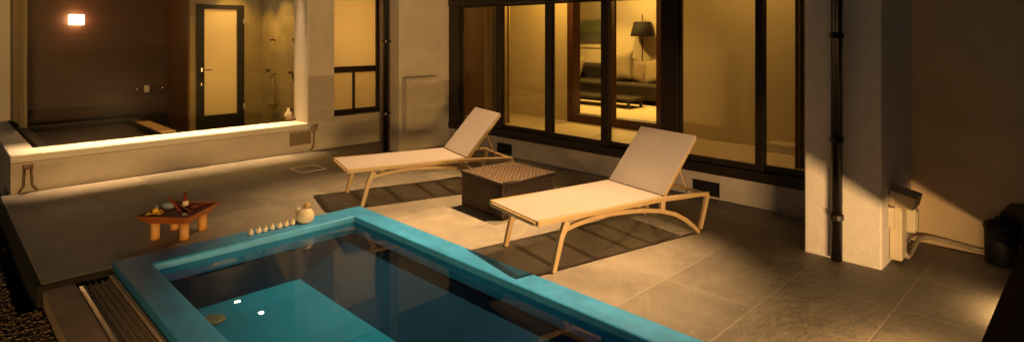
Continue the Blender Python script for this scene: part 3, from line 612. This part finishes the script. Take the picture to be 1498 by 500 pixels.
# ---------------------------------------------------------------- loungers (local x runs from the foot end to the head end)
def make_lounger():
    t = thing('sun_lounger', '', 'lounger', (0, 0, 0), 0, 'sun loungers on the terrace')
    hw, zs, L = .30, .355, 1.19
    def grid(p0, p1, sag, name, n=14, thick=.012):
        b = MB(); p0 = Vector(p0); p1 = Vector(p1); ax = (p1 - p0); nrm = Vector((-ax.z, 0, ax.x)).normalized(); rows = []
        for lay in (0, 1):
            for i in range(n + 1):
                row = []
                for j in range(9):
                    u = i / n; v = j / 8 * 2 - 1
                    s = sag * (1 - v * v) * math.sin(PI * min(max(u, .03), .97))
                    q = p0 + ax * u + Vector((0, v * (hw + .004), 0)) - nrm * s - nrm * thick * lay
                    row.append(b.bm.verts.new(q))
                rows.append(row)
        n1 = n + 1
        for lay in (0, 1):
            for i in range(n):
                for j in range(8):
                    a = rows[lay * n1 + i]; c = rows[lay * n1 + i + 1]; b.bm.faces.new((a[j], a[j + 1], c[j + 1], c[j]))
        for i in range(n):
            for j in (0, 8): b.bm.faces.new((rows[i][j], rows[i + 1][j], rows[n1 + i + 1][j], rows[n1 + i][j]))
        for i in (0, n):
            for j in range(8): b.bm.faces.new((rows[i][j], rows[i][j + 1], rows[n1 + i][j + 1], rows[n1 + i][j]))
        return b.build(name, 'sling', t, world=False, smooth=False)
    grid((.012, 0, zs + .01), (L - .01, 0, zs + .01), .010, 'seat')
    T = .385; S = .435
    bk = grid((L + .005, 0, zs + .014), (L + T, 0, zs + S), .012, 'backrest')
    for s in (-1, 1):
        b = MB(); b.sweep([(L + .025, s * (hw - .012), zs - .012), (L + T + .014, s * (hw - .012), zs + S - .022)], .022, .026); b.build('frame_bar', 'resin', bk, world=False, bevel=.004)
    b = MB(); b.sweep([(L + T + .002, -hw + .026, zs + S - .030), (L + T + .002, hw - .026, zs + S - .030)], .020, .024, (1, 0, 0)); b.build('head_bar', 'resin', bk, world=False, bevel=.004)
    for s in (-1, 1):
        y = s * hw
        b = MB(); b.sweep([(0, y, zs - .004), (.25, y, zs - .006), (.6, y, zs - .010), (L, y, zs - .018), (L + .25, y, zs - .035), (L + .54, y, zs - .052)], .030, [.038, .036, .034, .038, .034, .030]); b.build('side_rail', 'resin', t, world=False, bevel=.006)
        b = MB(); b.sweep([(.25, y, zs - .03), (.20, y, zs - .13), (.135, y, 0.0)], .034, [.055, .042, .034]); b.build('leg', 'resin', t, world=False, bevel=.006)
        pts = []
        for q, z in ((.22, .27), (.34, .293), (.50, .310), (.65, .312), (.82, .302), (1.0, .282), (1.19, .245), (1.34, .195), (1.47, .125), (1.57, .05), (1.62, .002)): pts.append((q, y * .985, z))
        b = MB(); b.sweep(pts, .028, [.034] * 7 + [.034, .034, .032, .03]); b.build('arched_rail', 'resin', t, world=False, bevel=.006)
        b = MB(); b.sweep([(L + .53, y, zs - .06), (L + .50, y, .2), (L + .44, y, .03)], .032, [.045, .034, .032]); b.build('leg', 'resin', t, world=False, bevel=.006)
        b = MB(); b.sweep([(L + .0, y, zs - .03), (L - .005, y, .25)], .034, .045); b.build('bracket', 'resin', t, world=False, bevel=.006)
    for q in (.012, .34, .66, .98, L): b = MB(); b.sweep([(q, -hw + .02, zs - .035 if q > .02 else zs - .012), (q, hw - .02, zs - .035 if q > .02 else zs - .012)], .046, .026, (1, 0, 0)); b.build('cross_bar', 'resin', t, world=False, bevel=.005)
    b = MB(); b.sweep([(L + .5, -hw + .02, zs - .05), (L + .5, hw - .02, zs - .05)], .03, .024, (1, 0, 0)); b.build('cross_bar', 'resin', t, world=False, bevel=.005)
    for s in (-1, 1): b = MB(); b.tube([(L + .26, s * .2, zs + .25), (L + .40, s * .2, zs - .04)], .007, 6); b.build('prop', 'resin', t, world=False, smooth=True)
    return t
l1 = make_lounger(); l1.location = (2.94, 2.97, 0); l1.rotation_euler.z = R(-11.5)
l1['label'] = 'cream sling sun lounger nearest the camera, between the pool and the white pillar'
dup(l1, (2.835, 5.225, 0), R(-16.5), 'cream sling sun lounger farther back, beyond the woven cube table')

# ---------------------------------------------------------------- woven cube table between the loungers
wt = thing('wicker_table', 'dark woven rattan cube table with honey coloured top between the loungers', 'table', (3.87, 3.97, 0), R(-5))
h = .31; H = .335
b = MB(); b.box(-h + .012, h - .012, -h + .012, h - .012, .015, H - .02); b.build('core', 'rattan_gap', wt, world=False)
b = MB(); n = 40
for k in range(n):
    q = -h + (k + .5) * 2 * h / n
    for side in range(4):
        p = []
        for i in range(15):
            z = .012 + i * (H - .035) / 14; o = h - .010 + .006 * (1 if (i + k) % 2 else -1)
            p.append({0: (q, -o, z), 1: (q, o, z), 2: (-o, q, z), 3: (o, q, z)}[side])
        b.tube(p, .0062, 5)
b.build('woven_side', 'rattan_dark', wt, world=False, smooth=True)
b = MB(); n = 26; c = 2 * h / n
for i in range(n):
    for j in range(n):
        x = -h + (i + .5) * c; y = -h + (j + .5) * c
        if (i + j) % 2: b.ball((x, y, H - .008), c * .62, c * .36, .011, sub=1)
        else: b.ball((x, y, H - .010), c * .36, c * .60, .010, sub=1)
b.build('woven_top', 'rattan_light', wt, world=False, smooth=True)
b = MB()
for s in (-1, 1): b.tube([(s * h, -h, H - .016), (s * h, h, H - .016)], .013, 8); b.tube([(-h, s * h, H - .016), (h, s * h, H - .016)], .0129, 8)
b.build('edge_braid', 'rattan_dark', wt, world=False, smooth=True)
for x in (-.27, .27):
    for y in (-.27, .27): b = MB(); b.lathe([(.02, 0), (.02, .0149)], (x, y, 0), 10); b.build('foot', 'black', wt, world=False)

# ---------------------------------------------------------------- tray table with toys
TX, TY, TR = 1.45, 5.27, R(41)
tt = thing('tray_table', 'small orange wooden tray table on four log legs near the pool corner', 'table', (TX, TY, 0), TR)
bm = bmesh.new()
def sq(r, z): return [bm.verts.new((x * r, y * r, z)) for x, y in ((-1, -1), (1, -1), (1, 1), (-1, 1))]
o0, o1, i1, i0 = sq(.160, .136), sq(.224, .207), sq(.209, .208), sq(.148, .150)
for A, B in ((o0, o1), (o1, i1), (i1, i0)):
    for k in range(4): bm.faces.new((A[k], A[(k + 1) % 4], B[(k + 1) % 4], B[k]))
bm.faces.new(o0[::-1]); bm.faces.new(i0)
b = MB(); b.bm.free(); b.bm = bm; b.build('tray', 'orange_wood', tt, world=False, bevel=.004)
b = MB(); b.box(-.144, .144, -.144, .144, .1505, .158); b.build('tray_floor', 'red_inside', tt, world=False)
for x in (-.12, .12):
    for y in (-.12, .12): b = MB(); b.lathe([(.034, .001), (.036, .004), (.035, .06), (.036, .1365)], (x, y, 0), 18); b.build('leg', 'log', tt, world=False, smooth=True)
def onT(x, y, z): 
    c, s = math.cos(TR), math.sin(TR); return (TX + x * c - y * s, TY + x * s + y * c, z + .045)
yg = 'yellow toy fruits heaped in the tray'
for k, (x, y, z, l) in enumerate(((-.14, .16, .150, 'yellow toy fruit at the outer left rim of the tray'), (-.12, .125, .150, 'yellow toy fruit in the middle of the heap in the tray'), (-.125, .085, .150, 'yellow toy fruit nearest the front rim of the tray'), (-.12, .115, .182, 'yellow toy fruit on top of the heap in the tray'), (-.08, .10, .150, 'yellow toy fruit beside the blue grey toy fish'))):
    b = MB(); c = onT(x, y, z); b.ball(c, .026, .023, .022); b.tube([(c[0], c[1], c[2] + .018), (c[0] + .004, c[1], c[2] + .030)], .004, 6); tag(b.build('toy_fruit', 'yellow', smooth=True), l, 'toy', yg)
c = onT(.02, .11, .180); b = MB(); b.ball(c, .060, .026, .030, Matrix.Rotation(R(-50), 3, 'Z')); b.prism([(c[0] - .05, c[2]), (c[0] - .095, c[2] + .034), (c[0] - .085, c[2]), (c[0] - .095, c[2] - .030)], 'y', c[1] + .022, c[1] + .034); tag(b.build('toy_fish', 'blue_grey', smooth=True), 'blue grey toy fish lying in the orange tray', 'toy')
b = MB(); p0 = onT(-.06, -.07, .125); p1 = onT(.06, .12, .235); b.sweep([p0, p1], .026, .016, (.7, -.7, 0)); tag(b.build('wooden_stick', 'red_inside', bevel=.003), 'flat reddish stick leaning up across the middle of the tray', 'stick')
bt = thing('toy_bottle', 'small dark red bottle with white label standing in the tray', 'bottle', onT(.11, .02, .118))
b = MB(); c = onT(.11, .02, .118); b.lathe([(.022, 0), (.024, .004), (.024, .085), (.011, .105), (.011, .125), (.014, .126), (.014, .145), (0, .146)], c, 18); b.build('body', 'dark_red', bt, smooth=True)
b = MB(); b.lathe([(.0245, .04), (.0248, .042), (.0248, .078), (.0245, .08)], c, 18); b.build('label_band', 'white', bt, smooth=True)
c = onT(-.12, -.12, .128); b = MB(); b.lathe([(.012, 0), (.014, .003), (.019, .035), (.017, .035), (.012, .006), (0, .006)], c, 18); tag(b.build('toy_cup', 'white', smooth=True), 'tiny white cup standing near the front corner of the tray', 'cup')
b = MB(); c = onT(.11, -.06, .145); b.box(c[0] - .03, c[0] + .03, c[1] - .02, c[1] + .02, c[2] - .016, c[2] + .014); tag(b.build('toy_block', 'red_inside', bevel=.005), 'red wooden block in the right half of the tray', 'toy')
b = MB(); c0 = onT(-.02, -.10, .150); c1 = onT(.14, .10, .158); b.sweep([c0, c1], .02, .016, (.7, -.7, 0)); tag(b.build('wooden_stick', 'orange_wood', bevel=.003), 'orange wooden bar lying flat across the tray', 'stick')

# ---------------------------------------------------------------- bird ornaments on the coping
def bird(name, x, y, z, s, label, group=None, rot=0.0, big=False):
    t = thing(name, label, 'ornament', (x, y, z), rot, group)
    b = MB()
    b.lathe([(.30 * s, 0), (.40 * s, .05 * s), (.47 * s, .25 * s), (.45 * s, .48 * s), (.34 * s, .68 * s), (.20 * s, .78 * s), (.14 * s, .82 * s), (.0, .83 * s)], (0, 0, 0), 24, 1.05, .92)
    b.ball((-.34 * s, 0, .55 * s), .20 * s, .16 * s, .26 * s, Matrix.Rotation(R(-30), 3, 'Y'))
    b.build('body', 'white', t, world=False, smooth=True)
    b = MB(); b.ball((.12 * s, 0, .89 * s), .20 * s, .18 * s, .17 * s); b.build('head', 'tan_ceramic' if big else 'white', t, world=False, smooth=True)
    b = MB(); b.tube([(.27 * s, 0, .89 * s), (.42 * s, 0, .86 * s)], [.06 * s, .02 * s], 8); b.build('beak', 'tan_ceramic', t, world=False, smooth=True)
    return t
bird('bird_ornament', 2.285, 4.80, .023, .155, 'large white ceramic bird with tan head on the blue coping', None, R(-50), True)
lab = ['tiny white bird ornament right beside the large bird', 'tiny white bird ornament second from the large bird', 'tiny white bird ornament third from the large bird', 'tiny white bird ornament at the middle of the row of seven',
       'tiny white bird ornament third from the outer end of the row', 'tiny white bird ornament second from the outer end of the row', 'tiny white bird ornament at the outer end of the row nearest the tray table']
for k in range(7):
    bird('bird_ornament', 2.175 - k * .0565 + random.uniform(-.004, .004), 4.80 + random.uniform(-.006, .006), .023, .047, lab[k], 'tiny bird ornaments in a row on the coping', R(-60 + random.uniform(-30, 30)))

# ---------------------------------------------------------------- lights
WARM = (1.0, 0.58, 0.12); SPOT = (1.0, 0.62, 0.28)
def flood(label, y, tgt, p, size):
    fx = thing('floodlight', label, 'lamp', (5.3, y, 5.5), 0, 'floodlights on the upper house wall')
    b = MB(); b.box(5.28, 5.49, y - .02, y + .02, 5.63, 5.66); b.build('arm', 'black', fx)
    b = MB(); b.lathe([(.07, .05), (.09, .0), (.085, 0), (.06, .12), (.0, .125)], (5.3, y, 5.5), 20); b.build('housing', 'black', fx, smooth=True)
    l = lamp('floodlight_beam', 'SPOT', (5.29, y, 5.47), p, SPOT, spot_size=R(size), spot_blend=1.0, shadow_soft_size=.03)
    aim(l, tgt)
flood('black floodlight on the upper house wall above the nearer lounger', 1.9, (2.85, 2.90, 0), 3350, 35.5)
flood('black floodlight on the upper house wall above the farther lounger', 4.1, (3.3, 4.75, 0), 2300, 34.5)
gx = thing('fill_spotlight', 'unseen spotlight on a slim pole, added to brighten the bathroom wall', 'lamp', (-1.0, -3.0, -.15))  # added fill lamp behind the camera, brightens the left walls
b = MB(); b.tube([(-1, -3.05, -.15), (-1, -3.05, .8)], .025, 10); b.build('pole', 'black', gx, smooth=True)
b = MB(); b.lathe([(.03, 0), (.07, .05), (.08, .2), (.0, .21)], (-1, -3.06, .55), 16); b.build('housing', 'black', gx, smooth=True)
l = lamp('wall_fill_beam', 'SPOT', (-1.0, -2.95, .65), 1600, (1.0, .57, .17), spot_size=R(42), spot_blend=.6, shadow_soft_size=.5)
aim(l, (2.7, 7.8, 1.15))
def downlight(label, x, y, z, p, room, ang):
    t = thing('downlight', label, 'lamp', (x, y, z - .02), 0, 'round downlights in the ' + room)
    b = MB(); b.lathe([(.0, -.021), (.042, -.021), (.045, -.018), (.045, -.0145), (.0, -.0145)], (x, y, z), 20); b.build('lens', 'downlight', t)
    b = MB(); ring_pts = [(.046, -.014), (.06, -.012), (.062, -.001), (.046, -.001)]; b.lathe(ring_pts, (x, y, z), 20); b.build('trim', 'chrome', t)
    if ang > 160: lamp('downlight_beam', 'POINT', (x, y, z - .06), p, WARM, shadow_soft_size=.045)
    else: lamp('downlight_beam', 'SPOT', (x, y, z - .03), p, WARM, spot_size=R(ang), spot_blend=.6, shadow_soft_size=.04)
for lb, x, y in (('downlight in the bathroom ceiling closest to the shower wall', 3.61, 9.05), ('downlight in the bathroom ceiling in front of the glass door', 3.50, 9.70), ('downlight in the bathroom ceiling over the tub side', 2.67, 8.84)):
    downlight(lb, x, y, 2.551, 80, 'bathroom ceiling', 98)
l = lamp('sill_fill_lamp', 'AREA', (2.2, 8.03, 2.54), 32, (1, .64, .32), spread=R(36), shape='RECTANGLE', size=2.9, size_y=.03)  # added fill lamp with its strip, only to brighten the sill top
sl = MB(); sl.box(.9, 3.7, 8.0, 8.04, 2.543, 2.5515); tag(sl.build('sill_fill_strip', 'white'), 'unseen slim strip under the roof edge, added with the lamp that brightens the sill', 'lamp')
lamp('wall_lamp_glow', 'POINT', (lx, 10.90, lz), 4, (1, .56, .22), shadow_soft_size=.07)
lamp('dressing_room_light', 'POINT', (3.45, 10.8, 2.0), 60, (1.0, .60, .20), shadow_soft_size=.1)
lamp('small_room_light', 'POINT', (4.6, 8.75, 1.7), 22, (1.0, .60, .19), shadow_soft_size=.12)
downlight('downlight in the living room ceiling over the rug', 8.3, 5.4, 2.55, 320, 'living room ceiling', 118)
downlight('downlight in the living room ceiling near the picture', 9.3, 7.3, 2.55, 190, 'living room ceiling', 124)
downlight('downlight added in the living room ceiling to brighten the back wall', 9.4, 6.5, 2.55, 58, 'living room ceiling', 170)  # extra lamp added to lift the upper back wall
downlight('downlight in the corridor ceiling behind the left windows', 5.80, 5.5, 2.55, 56, 'corridor ceiling', 168)
downlight('downlight in the corridor ceiling behind the right windows', 5.80, 2.75, 2.55, 13, 'corridor ceiling', 168)
l = lamp('light_strip_glow', 'AREA', (3.05, .350, .082), 78, (1, .60, .24), shape='RECTANGLE', size=.8, size_y=.008)
l.rotation_euler = (R(113), 0, 0)
l = lamp('light_strip_end_glow', 'AREA', (4.40, .350, .082), 2.6, (1, .62, .26), shape='RECTANGLE', size=.4, size_y=.008)
l.rotation_euler = (R(86), 0, 0)

b = MB(); b.box(-6.2, -6.0, -6.2, 14, -.3, 3.4); tag(b.build('sky_blocker_wall', 'dark_panel'), 'unseen tall dark wall added left of the gravel to block sky reflections', 'wall')  # unseen wall added to keep the sky out of the pane reflections
b = MB(); b.box(-6.0, 9, -6.2, -6.0, -.3, 3.4); tag(b.build('sky_blocker_wall', 'dark_panel'), 'unseen tall dark wall added opposite the bathroom wing to block sky reflections', 'wall')  # second added wall, blocks the sky behind the camera

# ---------------------------------------------------------------- sky
w = bpy.data.worlds.new('World'); bpy.context.scene.world = w; w.use_nodes = True
nt = w.node_tree; bg = nt.nodes['Background']
sk = nt.nodes.new('ShaderNodeTexSky'); sk.sky_type = 'NISHITA'; sk.sun_disc = False; sk.sun_elevation = R(4); sk.sun_rotation = R(200)
nt.links.new(sk.outputs[0], bg.inputs[0]); bg.inputs[1].default_value = 0.024

# ---------------------------------------------------------------- camera
cd = bpy.data.cameras.new('camera'); cam = bpy.data.objects.new('camera', cd); C.objects.link(cam)
cam.location = (0, 0, 1.6); cam.rotation_euler = (R(90), 0, R(45.3 - 90))
cd.sensor_width = 36; cd.lens = 20.83; cd.shift_y = -198 / 1498; cd.clip_end = 500; cd.clip_start = .05
S = bpy.context.scene; S.camera = cam
S.render.engine = 'CYCLES'; S.render.resolution_x = 1024; S.render.resolution_y = 341
S.view_settings.view_transform = 'Standard'; S.view_settings.look = 'None'; S.view_settings.exposure = 0; S.view_settings.gamma = 1
S.cycles.max_bounces = 8; S.cycles.transparent_max_bounces = 24; S.cycles.sample_clamp_indirect = 4
